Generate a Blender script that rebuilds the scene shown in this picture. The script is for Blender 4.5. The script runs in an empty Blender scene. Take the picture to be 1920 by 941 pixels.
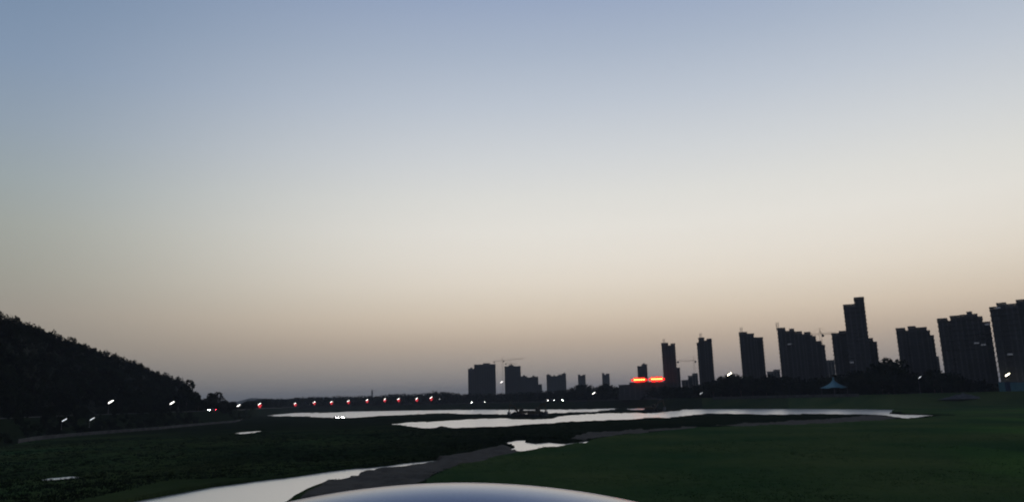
import bpy, math, random
import numpy as np
from mathutils import Vector, Matrix
random.seed(7); rng = np.random.default_rng(7)
D = bpy.data; SC = bpy.context.scene; COL = SC.collection
rad = math.radians

# ------------------------------------------------------------------ camera
F, CX, CY = 1371.0, 960.0, 470.5
PITCH, ROLL, CAMZ = math.atan(279.5/1371.0), 0.025, 10.0
cr, sr = math.cos(ROLL), math.sin(ROLL)
cp, sp = math.cos(PITCH), math.sin(PITCH)
fw, up, rt = Vector((0, cp, sp)), Vector((0, -sp, cp)), Vector((1, 0, 0))
cam = D.objects.new('camera', D.cameras.new('camera')); COL.objects.link(cam)
r2, u2 = rt*cr - up*sr, rt*sr + up*cr
M = Matrix((r2, u2, -fw)).transposed().to_4x4(); M.translation = (0, 0, CAMZ)
cam.matrix_world = M
cam.data.sensor_width = 36; cam.data.lens = 36*F/1920
cam.data.clip_start = 0.05; cam.data.clip_end = 40000
cam.data.dof.use_dof = True; cam.data.dof.focus_distance = 3.2; cam.data.dof.aperture_fstop = 4.2
SC.camera = cam

# ------------------------------------------------------------------ render look
SC.view_settings.view_transform = 'Standard'; SC.view_settings.look = 'None'
SC.view_settings.exposure = 0.0; SC.view_settings.gamma = 1.0
SC.view_settings.use_curve_mapping = False
SC.cycles.use_denoising = True
SC.cycles.max_bounces = 5; SC.cycles.diffuse_bounces = 2; SC.cycles.glossy_bounces = 3
SC.cycles.volume_bounces = 0; SC.cycles.sample_clamp_indirect = 4.0

def lin(c):
    return tuple(((v/255)/12.92 if v/255 <= 0.04045 else (((v/255)+0.055)/1.055)**2.4) for v in c)

# ------------------------------------------------------------------ world: dusk sky
SUN_AZ = rad(17)          # where the sun went down, clockwise from +Y
world = D.worlds.new('World'); SC.world = world; world.use_nodes = True
nt = world.node_tree; nt.nodes.clear()
def N(t, **k):
    n = nt.nodes.new(t)
    for a, b in k.items(): setattr(n, a, b)
    return n
L = nt.links.new
out = N('ShaderNodeOutputWorld'); tc = N('ShaderNodeTexCoord')
sky = N('ShaderNodeTexSky', sky_type='NISHITA'); sky.sun_disc = False
sky.sun_elevation = rad(-2.0); sky.sun_rotation = SUN_AZ
bg1 = N('ShaderNodeBackground'); bg1.inputs[1].default_value = 0.05; L(sky.outputs[0], bg1.inputs[0])
nrm = N('ShaderNodeVectorMath', operation='NORMALIZE'); L(tc.outputs['Generated'], nrm.inputs[0])
sep = N('ShaderNodeSeparateXYZ'); L(nrm.outputs[0], sep.inputs[0])
asn = N('ShaderNodeMath', operation='ARCSINE'); L(sep.outputs[2], asn.inputs[0])
# the dusk glow is a function of elevation (0..45 deg -> 0..1) and of the bearing from the sunset
mr = N('ShaderNodeMapRange'); mr.inputs[1].default_value = 0; mr.inputs[2].default_value = rad(45)
L(asn.outputs[0], mr.inputs[0])
def ramp(stops):
    r = N('ShaderNodeValToRGB'); e = r.color_ramp.elements
    r.color_ramp.interpolation = 'B_SPLINE'
    r.color_ramp.interpolation = 'LINEAR'
    while len(e) > 1: e.remove(e[-1])
    e[0].position = stops[0][0]/45; e[0].color = (*lin(stops[0][1]), 1)
    for d, c in stops[1:]:
        x = e.new(min(d/45, 1)); x.color = (*lin(c), 1)
    L(mr.outputs[0], r.inputs[0]); return r
RA = ramp([(0, (133,136,141)), (1, (138,139,142)), (2.1, (154,150,147)), (3.2, (170,160,152)), (4.3, (186,171,157)), (5.3, (201,185,168)), (6.4, (213,198,180)),
           (7.8, (221,209,193)), (9, (227,217,203)), (10.8, (230,223,212)), (13, (230,226,218)), (15.5, (223,222,217)), (18.6, (210,213,215)),
           (22.7, (190,198,209)), (26.6, (170,182,200)), (30.4, (152,167,193)), (36, (134,150,180)), (45, (112,126,156))])
RB = ramp([(0, (106,111,116)), (2.1, (122,122,121)), (4.3, (142,137,130)), (6.4, (152,146,137)),
           (9, (154,154,145)), (12, (156,161,155)), (15, (151,162,165)), (18.6, (142,157,172)),
           (22.7, (130,149,173)), (26.6, (120,141,168)), (30.4, (111,133,163)), (36, (100,120,150)), (45, (84,102,132))])
RC = ramp([(0, (76,78,84)), (8, (86,88,94)), (20, (88,94,106)), (45, (74,84,104))])
hv = N('ShaderNodeCombineXYZ'); L(sep.outputs[0], hv.inputs[0]); L(sep.outputs[1], hv.inputs[1])
hn = N('ShaderNodeVectorMath', operation='NORMALIZE'); L(hv.outputs[0], hn.inputs[0])
dt = N('ShaderNodeVectorMath', operation='DOT_PRODUCT'); L(hn.outputs[0], dt.inputs[0])
dt.inputs[1].default_value = (math.sin(SUN_AZ), math.cos(SUN_AZ), 0)
m1 = N('ShaderNodeMapRange', interpolation_type='SMOOTHSTEP'); L(dt.outputs['Value'], m1.inputs[0])
m1.inputs[1].default_value = 0.55; m1.inputs[2].default_value = 1.0
m2 = N('ShaderNodeMapRange', interpolation_type='SMOOTHSTEP'); L(dt.outputs['Value'], m2.inputs[0])
m2.inputs[1].default_value = -0.5; m2.inputs[2].default_value = 0.6
x1 = N('ShaderNodeMix', data_type='RGBA'); L(m2.outputs[0], x1.inputs[0]); L(RC.outputs[0], x1.inputs[6]); L(RB.outputs[0], x1.inputs[7])
x2 = N('ShaderNodeMix', data_type='RGBA'); L(m1.outputs[0], x2.inputs[0]); L(x1.outputs[2], x2.inputs[6]); L(RA.outputs[0], x2.inputs[7])
bg2 = N('ShaderNodeBackground'); L(x2.outputs[2], bg2.inputs[0]); bg2.inputs[1].default_value = 1.0
add = N('ShaderNodeAddShader'); L(bg1.outputs[0], add.inputs[0]); L(bg2.outputs[0], add.inputs[1]); L(add.outputs[0], out.inputs[0])
world.cycles.sampling_method = 'AUTOMATIC'

# last trace of the afterglow as a very weak, very wide sun
sl = D.lights.new('sun', 'SUN'); sl.energy = 0.03; sl.angle = rad(50); sl.color = (1, 0.86, 0.7)
so = D.objects.new('sun', sl); COL.objects.link(so)
sd = Vector((math.sin(SUN_AZ)*math.cos(rad(6)), math.cos(SUN_AZ)*math.cos(rad(6)), math.sin(rad(6))))
so.rotation_euler = sd.to_track_quat('Z', 'Y').to_euler()

# ------------------------------------------------------------------ geometry of the view -> world points
def ray(px, py):
    xi, yi = (px-CX)/F, -(py-CY)/F
    a, b = xi*cr + yi*sr, -xi*sr + yi*cr
    return rt*a + up*b + fw
def hor(px): return 750.0 - math.tan(ROLL)*(px-960)
def on(px, py, z=0.0):
    d = ray(px, py); t = (z-CAMZ)/d.z
    return Vector((d.x*t, d.y*t, z))
def azi(px, py=None):
    d = ray(px, hor(px) if py is None else py); return math.atan2(d.x, d.y)
def at_range(az, r, z=0): return Vector((math.sin(az)*r, math.cos(az)*r, z))
def z_at(px, py, r):
    d = ray(px, py); return CAMZ + d.z/math.hypot(d.x, d.y)*r

TOE_PX = [(-420,880),(-200,858),(0,835),(70,822),(300,803),(445,790),(482,779),(560,772),(700,769),(860,766.5),(1000,766),(1165,763.5),
          (1210,763),(1260,765),(1440,764),(1680,765),(1800,762),(1920,760),(2150,760),(2500,770)]
TOE = sorted((azi(x, y), on(x, y, 0.8).xy.length) for x, y in TOE_PX)
TA = np.array([t[0] for t in TOE]); TR = np.array([t[1] for t in TOE])
def toe(az): return np.interp(az, TA, TR)
BANK = 8.0

# ------------------------------------------------------------------ materials
def mat(name, col, rough=0.8, metal=0.0, var=0.0, scale=1.0, spec=0.5, coat=0.0, emit=None, estr=1.0, bump=0.0, bscale=5.0, ior=None):
    m = D.materials.new(name); m.use_nodes = True; t = m.node_tree
    p = t.nodes['Principled BSDF']
    p.inputs['Base Color'].default_value = (*col, 1); p.inputs['Roughness'].default_value = rough
    p.inputs['Metallic'].default_value = metal; p.inputs['Specular IOR Level'].default_value = spec
    p.inputs['Coat Weight'].default_value = coat
    if ior: p.inputs['IOR'].default_value = ior
    g = t.nodes.new('ShaderNodeNewGeometry')
    if var > 0:
        n = t.nodes.new('ShaderNodeTexNoise'); n.inputs['Scale'].default_value = scale; n.inputs['Detail'].default_value = 5
        t.links.new(g.outputs['Position'], n.inputs['Vector'])
        r = t.nodes.new('ShaderNodeMapRange'); r.inputs[1].default_value = .3; r.inputs[2].default_value = .7
        r.inputs[3].default_value = 1-var; r.inputs[4].default_value = 1+var
        t.links.new(n.outputs[0], r.inputs[0])
        v = t.nodes.new('ShaderNodeVectorMath'); v.operation = 'SCALE'; v.inputs[0].default_value = col
        t.links.new(r.outputs[0], v.inputs['Scale']); t.links.new(v.outputs[0], p.inputs['Base Color'])
    if bump > 0:
        n = t.nodes.new('ShaderNodeTexNoise'); n.inputs['Scale'].default_value = bscale; n.inputs['Detail'].default_value = 6
        t.links.new(g.outputs['Position'], n.inputs['Vector'])
        b = t.nodes.new('ShaderNodeBump'); b.inputs['Strength'].default_value = bump; b.inputs['Distance'].default_value = 0.3
        t.links.new(n.outputs[0], b.inputs['Height']); t.links.new(b.outputs[0], p.inputs['Normal'])
    if emit:
        p.inputs['Emission Color'].default_value = (*emit, 1); p.inputs['Emission Strength'].default_value = estr
    return m
MT = dict(
    concrete=mat('concrete', (.13,.135,.145), .85, var=.2, scale=.15),
    concrete2=mat('concrete_pale', (.27,.27,.27), .85, var=.2, scale=.15),
    slab=mat('slab_edge', (.10,.105,.115), .85, var=.15, scale=.3),
    glass=mat('dark_glass', (.085,.09,.10), .6, spec=.3),
    steel=mat('steel', (.12,.12,.13), .6, metal=.3, var=.2, scale=1),
    crane=mat('crane_paint', (.3,.16,.07), .6, var=.2, scale=1),
    yellow=mat('machine_yellow', (.06,.042,.015), .6, var=.3, scale=2),
    black=mat('rubber', (.015,.015,.015), .8, var=.2, scale=8),
    trunk=mat('bark', (.05,.035,.025), .9, var=.3, scale=3),
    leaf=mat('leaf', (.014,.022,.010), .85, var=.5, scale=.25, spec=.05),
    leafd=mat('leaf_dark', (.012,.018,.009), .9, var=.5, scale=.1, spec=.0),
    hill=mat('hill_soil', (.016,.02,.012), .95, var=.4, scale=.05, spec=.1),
    revet=mat('stone_revetment', (.06,.06,.058), .9, var=.4, scale=.3, bump=.4, bscale=1.5),
    pave=mat('pale_paving', (.2,.2,.19), .9, var=.2, scale=.4),
    asphalt=mat('asphalt', (.05,.05,.052), .85, var=.2, scale=2, bump=.2, bscale=30),
    paint=mat('road_paint', (.7,.7,.66), .7, var=.15, scale=5),
    blue=mat('blue_panel', (.02,.05,.12), .6, var=.2, scale=.5),
    canvas=mat('teal_canvas', (.10,.25,.31), .7, var=.12, scale=.5),
    rubble=mat('grey_rubble', (.085,.085,.085), .95, var=.4, scale=.5, bump=.8, bscale=1),
    weed=mat('weed', (.02,.034,.012), .8, var=.5, scale=.2, spec=.2),
    car_dark=mat('dark_car_paint', (.03,.03,.035), .3, coat=1),
    car_blue=mat('blue_grey_metallic_paint', (.12,.165,.27), .24, metal=.8, coat=.35, var=.04, scale=25),
    carglass=mat('car_glass', (.01,.012,.014), .05, spec=.8),
    chrome=mat('wheel_alloy', (.5,.5,.52), .3, metal=1),
    lampw=mat('lamp_white', (.8,.8,.8), emit=(1,.96,.9), estr=5),
    lampdim=mat('lamp_dim', (.8,.8,.8), emit=(.9,.95,1), estr=1.0),
    lampwarm=mat('lamp_warm', (.8,.8,.8), emit=(1,.92,.62), estr=16),
    head=mat('headlight', (.8,.8,.8), emit=(1,.97,.92), estr=90),
    dimhead=mat('headlight_dim', (.8,.8,.8), emit=(1,.97,.92), estr=22),
    offlamp=mat('headlight_off', (.5,.5,.5), .15),
    tail=mat('tail_red', (.3,.01,.01), emit=(1,.02,.045), estr=60),
    tailoff=mat('tail_off', (.25,.01,.01), .3),
    lantern=mat('lantern_red', (.3,.02,.02), emit=(1,.06,.08), estr=.8),
    neon=mat('sign_red', (.3,.02,.02), emit=(1,.012,.008), estr=2.4),
    neon2=mat('sign_orange', (.3,.05,.02), emit=(1,.36,.07), estr=6),
    litwin=mat('lit_window', (.2,.2,.2), emit=(.75,.82,1), estr=.06),
)

# ------------------------------------------------------------------ mesh helpers
class MB:
    def __init__(s): s.v = []; s.f = []
    def quadgrid(s, P, closed=False):
        b = len(s.v); nr, nc = len(P), len(P[0])
        for row in P: s.v += [tuple(p) for p in row]
        for i in range(nr-1):
            for j in range(nc if closed else nc-1):
                k = (j+1) % nc
                s.f.append((b+i*nc+j, b+i*nc+k, b+(i+1)*nc+k, b+(i+1)*nc+j))
        return b
    def box(s, x0, x1, y0, y1, z0, z1):
        b = len(s.v)
        s.v += [(x, y, z) for z in (z0, z1) for y in (y0, y1) for x in (x0, x1)]
        s.f += [(b,b+2,b+3,b+1),(b+4,b+5,b+7,b+6),(b,b+1,b+5,b+4),(b+2,b+6,b+7,b+3),(b,b+4,b+6,b+2),(b+1,b+3,b+7,b+5)]
        return s
    def tube(s, p, q, r0, r1=None, n=6, cap=True):
        r1 = r0 if r1 is None else r1
        p, q = Vector(p), Vector(q); d = (q-p).normalized()
        a = d.orthogonal().normalized(); c = d.cross(a); b = len(s.v)
        for o, r in ((p, r0), (q, r1)):
            for i in range(n):
                t = 2*math.pi*i/n; s.v.append(tuple(o + a*math.cos(t)*r + c*math.sin(t)*r))
        for i in range(n):
            j = (i+1) % n; s.f.append((b+i, b+j, b+n+j, b+n+i))
        if cap: s.f.append(tuple(b+i for i in reversed(range(n)))); s.f.append(tuple(b+n+i for i in range(n)))
        return s
    def prism(s, prof, y0, y1):   # prof = list of (x,z)
        b = len(s.v); n = len(prof)
        s.v += [(x, y0, z) for x, z in prof] + [(x, y1, z) for x, z in prof]
        for i in range(n):
            j = (i+1) % n; s.f.append((b+i, b+j, b+n+j, b+n+i))
        s.f.append(tuple(b+i for i in reversed(range(n)))); s.f.append(tuple(b+n+i for i in range(n)))
        return s
    def lathe(s, prof, n=12, c=(0,0,0)):   # prof (r,z)
        P = [[(c[0]+r*math.cos(2*math.pi*i/n), c[1]+r*math.sin(2*math.pi*i/n), c[2]+z) for i in range(n)] for r, z in prof]
        s.quadgrid(P, True); return s
    def build(s, name, m, parent=None, smooth=False, loc=None):
        me = D.meshes.new(name); me.from_pydata(s.v, [], s.f); me.update()
        me.materials.append(m)
        if smooth: me.shade_smooth()
        o = D.objects.new(name, me); COL.objects.link(o)
        if parent: o.parent = parent
        if loc is not None: o.location = loc
        return o
def np_mesh(name, V, Fq, m, smooth=False):
    me = D.meshes.new(name); V = np.asarray(V, np.float32); Fq = np.asarray(Fq, np.int32); k = Fq.shape[1]
    me.vertices.add(len(V)); me.vertices.foreach_set('co', V.ravel())
    me.loops.add(Fq.size); me.loops.foreach_set('vertex_index', Fq.ravel())
    me.polygons.add(len(Fq)); me.polygons.foreach_set('loop_start', np.arange(0, Fq.size, k, dtype=np.int32))
    me.polygons.foreach_set('loop_total', np.full(len(Fq), k, np.int32))
    me.update(calc_edges=True); me.materials.append(m)
    if smooth: me.shade_smooth()
    o = D.objects.new(name, me); COL.objects.link(o); return o
def tag(o, label, cat, group=None):
    o['label'] = label; o['category'] = cat
    if group: o['group'] = group
    return o
def empty(name, label, cat, loc, rz=0.0, group=None, sc=1.0):
    o = D.objects.new(name, None); COL.objects.link(o); o.location = loc; o.rotation_euler = (0, 0, rz)
    o.scale = (sc, sc, sc); o.empty_display_size = .5
    return tag(o, label, cat, group)
def struct(o): o['kind'] = 'structure'; return o
def stuff(o, label, cat): tag(o, label, cat); o['kind'] = 'stuff'; return o
def copy_tree(o, parent=None, mats=None):
    c = o.copy(); COL.objects.link(c)
    if parent: c.parent = parent
    for ch in list(o.children): copy_tree(ch, c)
    return c

# value noise
def _h(i, j, s):
    n = (i*374761393 + j*668265263 + s*974634777) & 0xffffffff
    n = ((n ^ (n >> 13))*1274126177) & 0xffffffff
    return ((n ^ (n >> 16)) & 0xffff)/65535.0
def vn(x, y, s=0):
    i = np.floor(x).astype(np.int64); j = np.floor(y).astype(np.int64); u = x-i; v = y-j
    u = u*u*(3-2*u); v = v*v*(3-2*v)
    return (_h(i,j,s)*(1-u)+_h(i+1,j,s)*u)*(1-v) + (_h(i,j+1,s)*(1-u)+_h(i+1,j+1,s)*u)*v
def fbm(x, y, s=0, o=3):
    a = 0; w = .5
    for k in range(o): a = a + w*vn(x*2**k, y*2**k, s+k); w *= .5
    return a/(1-.5**o)
def sstep(a, b, x):
    t = np.clip((x-a)/(b-a), 0, 1); return t*t*(3-2*t)

# ------------------------------------------------------------------ shapes on the flood plain (traced, laid on the ground)
W_FAR = [(485,777),(520,775),(560,773.5),(600,773.5),(650,771.5),(700,770),(780,768.5),(860,767.6),(960,767.5),(1100,767),(1165,764.6),(1168,765.2),(1140,769.5),(1100,772.5),(1060,774),(1020,775.5),(960,777),(900,777),(870,776),(825,774.8),(785,775.8),(770,777),(720,779.5),(690,781.5),(640,784.5),(600,782.5),(560,780.5),(520,780.5)]
W_BIT = [(1176,766.2),(1190,764.6),(1204,763.4),(1216,764),(1206,768.2),(1190,768.8),(1172,768)]
W_MAIN = [(722,794.6),(780,791.5),(840,788.5),(890,785.5),(940,783),(960,785),(1000,785.5),(1035,784),(1052,779.5),(1090,776.5),(1140,774.8),(1200,773),(1235,773.4),(1258,770),(1300,767),(1360,765.6),(1440,765.2),(1560,765.8),(1682,766.4),(1674,770),(1668,775),(1690,776.2),(1740,777.8),(1776,779.5),(1735,781.5),(1712,785),(1696,785.8),(1680,783),(1650,779.5),(1600,777.5),(1520,777.5),(1440,777.8),(1380,776.5),(1330,776.2),(1300,779),(1250,784),(1200,785.3),(1120,789.5),(1060,792.5),(1000,796),(940,800),(880,803.5),(850,804.5),(835,801.5),(815,804),(795,804),(770,800.5)]
W_SIDE = [(1262,777),(1276,779.5),(1268,782),(1252,781)]
W_POOL = [(948,829),(965,826.5),(992,824),(984,829),(1004,832),(1030,829.5),(1060,831),(1113,826.5),(1098,833),(1070,834.5),(1045,839.5),(1020,840),(992,847),(970,850),(955,842),(966,838),(950,833)]
W_STREAM = [(60,985),(250,941),(330,926),(400,912),(480,902),(560,892),(640,881),(700,875),(760,868),(800,865),(833,862),(806,869),(770,874),(740,879),(716,885),(690,889),(676,891),(655,899),(638,902),(615,905),(600,913),(575,923),(550,937),(520,960),(450,1010),(60,1040)]
P_LEFT = [(70,903),(95,898.5),(130,896),(165,898.5),(150,901),(120,905),(88,908)]
P_MID = [(437,814.5),(450,811),(470,810),(492,808),(503,805.5),(496,809),(478,812.5),(455,815.5)]
S_BAR = [(560,945),(575,926),(600,915),(615,906),(638,902),(655,899),(676,891),(690,888),(716,884),(740,877),(770,872),(806,866),(833,860),(870,852),(918,840.5),(952,838),(968,846),(975,851),(935,859),(900,868),(870,873),(838,884),(815,894),(800,905),(760,925),(640,960)]
S_TWO = [(1070,826),(1085,819),(1110,813),(1150,810.5),(1240,806),(1310,802.5),(1300,806),(1240,810),(1180,816),(1130,822),(1095,828)]
S_THREE = [(1340,800),(1420,795),(1500,790),(1580,785),(1640,780),(1690,786.5),(1650,790),(1560,795),(1480,798.5),(1400,801)]
G_RIGHT = [(790,1000),(800,905),(838,884),(870,873),(935,859),(975,851),(1020,841),(1070,835),(1113,827),(1150,820),(1200,815),(1300,804.5),(1400,800.5),(1500,797),(1620,791),(1700,787),(1780,780.5),(1850,776),(1960,764),(2300,764),(2600,800),(2600,1100),(1000,1100)]
G_FAR = [(1550,766),(1700,766),(1690,775),(1800,779),(1960,776),(2400,790),(2400,766),(1700,760)]
def toworld(poly): return np.array([[*on(x, y, 0).xy] for x, y in poly])
def inside(X, Y, poly):
    P = toworld(poly); res = np.zeros(X.shape, bool)
    x0, y0 = P.min(0); x1, y1 = P.max(0)
    m = (X > x0-1) & (X < x1+1) & (Y > y0-1) & (Y < y1+1)
    xs, ys = X[m], Y[m]; r = np.zeros(xs.shape, bool)
    for (ax, ay), (bx, by) in zip(P, np.roll(P, -1, 0)):
        c = ((ay > ys) != (by > ys)) & (xs < (bx-ax)*(ys-ay)/(by-ay+1e-12)+ax)
        r ^= c
    res[m] = r; return res
def warp(X, Y):
    R = np.hypot(X, Y); w = (fbm(X/7, Y/40, 11)-.5)*2; w2 = (fbm(X/2.2, Y/15, 12)-.5)*2
    s = 1 + (R*R/10/1371*(1.3*w+.9*w2))/np.maximum(R, 1)
    return X*s, Y*s
def masks(X, Y):
    xw, yw = warp(X, Y); R = np.hypot(X, Y)
    water = np.zeros(X.shape, bool)
    for p in (W_FAR, W_BIT, W_MAIN, W_SIDE, W_POOL, W_STREAM): water |= inside(xw, yw, p)
    pond = inside(xw, yw, P_LEFT) | inside(xw, yw, P_MID)
    sand = inside(xw, yw, S_BAR) | inside(xw, yw, S_TWO) | inside(xw, yw, S_THREE)
    grass = (inside(xw, yw, G_RIGHT) | inside(xw, yw, G_FAR)) & ~sand
    return water, pond, sand, grass
def height(X, Y, m=None):
    water, pond, sand, grass = m or masks(X, Y)
    R = np.hypot(X, Y); AZ = np.arctan2(X, Y)
    z = 0.28 + .25*fbm(X/30, Y/30, 1) + .22*(fbm(X/6, Y/9, 2)-.4)*(R > 30)
    z = np.where(grass, .3 + .25*fbm(X/25, Y/25, 3) + .03*fbm(X/1.3, Y/1.3, 4), z)
    z = np.where(sand, .16 + .55*sstep(.35,.8,fbm(X/3.2, Y/3.2, 5, 2)) + .1*fbm(X/.9, Y/.9, 6), z)
    z = np.maximum(z, .12)
    z = np.where(pond, .05, z); z = np.where(water, -.7, z)
    T = toe(AZ); k = sstep(0, 48, R-T)
    far = (np.abs(AZ) < rad(75)) & (Y > 0)
    zb = BANK + .25*fbm(X/20, Y/20, 8)
    z = np.where(far & (k > 0), np.maximum(z, .2)*(1-k) + zb*k, z)
    lev = 8.3*(1-sstep(7, 36, Y)) ; back = 8.3 - 4*sstep(12, 45, -Y)
    z = np.where(Y < 36, np.maximum(lev + (z)*sstep(7, 36, Y), .1), z)
    z = np.where(Y < 0, back, z)
    return z

def radial_disc():
    az_f = np.linspace(rad(-41), rad(41), 1050)
    az_r = np.linspace(rad(41), rad(319), 140)[1:-1]
    az = np.concatenate([az_f, az_r])
    r = np.concatenate([np.geomspace(.6, 58, 70), 1/np.linspace(1/60, 1/1350, 560), np.geomspace(1380, 8000, 26)])
    A, R = np.meshgrid(az, r); X, Y = R*np.sin(A), R*np.cos(A)
    m = masks(X, Y); Z = height(X, Y, m); nr, nc = X.shape
    V = np.stack([X, Y, Z], -1).reshape(-1, 3)
    i, j = np.meshgrid(np.arange(nr-1), np.arange(nc), indexing='ij'); k = (j+1) % nc
    Q = np.stack([i*nc+j, (i+1)*nc+j, (i+1)*nc+k, i*nc+k], -1).reshape(-1, 4)
    # close the little hole under the camera with a centre fan drawn as quads
    V = np.vstack([V, [[0, 0, 8.3]]]); c = len(V)-1
    a = np.arange(0, nc-1, 2); fan = np.stack([np.full(len(a), c), a, a+1, (a+2) % nc], -1)
    Q = np.vstack([Q, fan])
    return V, Q, m, X, Y
V, Q, MS, GX, GY = radial_disc()
gm = D.materials.new('flood_plain'); gm.use_nodes = True; t = gm.node_tree; p = t.nodes['Principled BSDF']
p.inputs['Roughness'].default_value = .95; p.inputs['Specular IOR Level'].default_value = 0.0
at = t.nodes.new('ShaderNodeAttribute'); at.attribute_name = 'cover'
geo = t.nodes.new('ShaderNodeNewGeometry')
def tn(sc, det=6):
    n = t.nodes.new('ShaderNodeTexNoise'); n.inputs['Scale'].default_value = sc; n.inputs['Detail'].default_value = det
    t.links.new(geo.outputs['Position'], n.inputs['Vector']); return n
nA, nB, nC = tn(.03), tn(.5), tn(4)
def tramp(n, c0, c1, a=.35, b=.65):
    r = t.nodes.new('ShaderNodeValToRGB'); e = r.color_ramp.elements
    e[0].position, e[1].position = a, b; e[0].color = (*c0, 1); e[1].color = (*c1, 1)
    t.links.new(n.outputs[0], r.inputs[0]); return r
def tmix(fac, a, b, mode='MIX'):
    x = t.nodes.new('ShaderNodeMix'); x.data_type = 'RGBA'; x.blend_type = mode
    if isinstance(fac, float): x.inputs[0].default_value = fac
    else: t.links.new(fac, x.inputs[0])
    t.links.new(a, x.inputs[6]); t.links.new(b, x.inputs[7]); return x.outputs[2]
grassc = tmix(.35, tramp(nA, (.028,.066,.025), (.095,.115,.040)).outputs[0], tramp(nB, (.030,.066,.027), (.052,.096,.036)).outputs[0])
mudc = tmix(.5, tramp(nA, (.009,.010,.007), (.013,.020,.009)).outputs[0], tramp(nB, (.006,.008,.006), (.013,.016,.011)).outputs[0])
sandc = tmix(.5, tramp(nB, (.105,.092,.074), (.155,.138,.115)).outputs[0], tramp(nC, (.10,.088,.07), (.155,.138,.114)).outputs[0])
sepc = t.nodes.new('ShaderNodeSeparateColor'); t.links.new(at.outputs['Color'], sepc.inputs[0])
c = tmix(sepc.outputs[1], mudc, grassc); br = t.nodes.new('ShaderNodeRGB'); br.outputs[0].default_value = (.075, .15, .035, 1)
c = tmix(sepc.outputs[2], c, br.outputs[0]); c = tmix(sepc.outputs[0], c, sandc)
t.links.new(c, p.inputs['Base Color'])
bp = t.nodes.new('ShaderNodeBump'); bp.inputs['Strength'].default_value = .35; bp.inputs['Distance'].default_value = .2
t.links.new(tn(2.2).outputs[0], bp.inputs['Height']); t.links.new(bp.outputs[0], p.inputs['Normal'])
ground = struct(np_mesh('ground', V, Q, gm, True))
water_, pond_, sand_, grass_ = MS
AZg = np.arctan2(GX, GY); Rg = np.hypot(GX, GY)
G = grass_*1.0
pxl = np.degrees(AZg)
lw = sstep(-1, -16, pxl)*(1-sstep(220, 400, Rg))
G = np.where(~grass_, .10 + lw*(.32 + .5*sstep(-20, -34, pxl)*sstep(.3, .55, fbm(GX/40, GY/40, 21)) + .6*(fbm(GX/18, GY/40, 22)-.4)), G)
G = np.where((GY < 50), .5, G)
T = toe(AZg); onbank = (Rg > T) & (np.abs(AZg) < rad(75))
G = np.where(onbank, np.where(AZg > rad(14), .6, .15), G)
G = np.where((AZg > rad(20)) & (Rg < T+60) & (Rg > T-60), 1.0, G)
cols = np.zeros((len(V), 4), np.float32); cols[:-1, 0] = sand_.ravel()*1.0; cols[:-1, 1] = np.clip(G, 0, 1).ravel(); cols[:, 3] = 1
cols[:-1, 2] = (np.clip(sstep(27, 36, pxl)*sstep(.35, .62, fbm(GX/14, GY/45, 51))*(Rg > 90)*(Rg < 430), 0, 1)*.8).ravel()
ca = ground.data.color_attributes.new('cover', 'FLOAT_COLOR', 'POINT'); ca.data.foreach_set('color', cols.ravel())

# water
wm = D.materials.new('still_water'); wm.use_nodes = True; t = wm.node_tree; p = t.nodes['Principled BSDF']
p.inputs['Base Color'].default_value = (.87,.845,.79,1); p.inputs['Metallic'].default_value = .92; p.inputs['Roughness'].default_value = .29
p.inputs['IOR'].default_value = 1.33
geo = t.nodes.new('ShaderNodeNewGeometry')
mp = t.nodes.new('ShaderNodeMapping'); mp.inputs['Scale'].default_value = (.5, 1.2, 1); t.links.new(geo.outputs['Position'], mp.inputs[0])
n = t.nodes.new('ShaderNodeTexNoise'); n.inputs['Scale'].default_value = 1.3; n.inputs['Detail'].default_value = 4; t.links.new(mp.outputs[0], n.inputs['Vector'])
bp = t.nodes.new('ShaderNodeBump'); bp.inputs['Strength'].default_value = .1; bp.inputs['Distance'].default_value = .1
t.links.new(n.outputs[0], bp.inputs['Height']); t.links.new(bp.outputs[0], p.inputs['Normal'])
b = MB(); b.v = [(-1100,38,0),(900,38,0),(1100,1150,0),(-1100,1300,0)]; b.f = [(0,1,2,3)]
struct(b.build('river', wm))
for poly in (P_LEFT, P_MID):
    P = toworld(poly); c0 = P.mean(0); b = MB()
    b.v = [(*(c0+(q-c0)*1.15), .22) for q in P]; b.f = [tuple(range(len(P)))]
    struct(b.build('pond', wm))

def hz(x, y): return float(height(np.array([[x]], float), np.array([[y]], float))[0, 0])

# levee road beside the camera
b = MB(); b.box(-260, 260, -6.5, 1.0, 8.2, 8.32); struct(b.build('road', MT['asphalt']))
b = MB(); b.box(-260, 260, 1.0, 1.25, 8.2, 8.44); b.box(-260, 260, -6.75, -6.5, 8.2, 8.44); struct(b.build('kerb', MT['pave']))
b = MB()
for i in range(-40, 40): b.box(i*6, i*6+3, -2.85, -2.7, 8.322, 8.326)
struct(b.build('road_marking', MT['paint']))
b = MB(); b.box(-260, 260, 1.25, 6.2, 8.2, 8.34); struct(b.build('pavement', MT['pave']))

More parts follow.
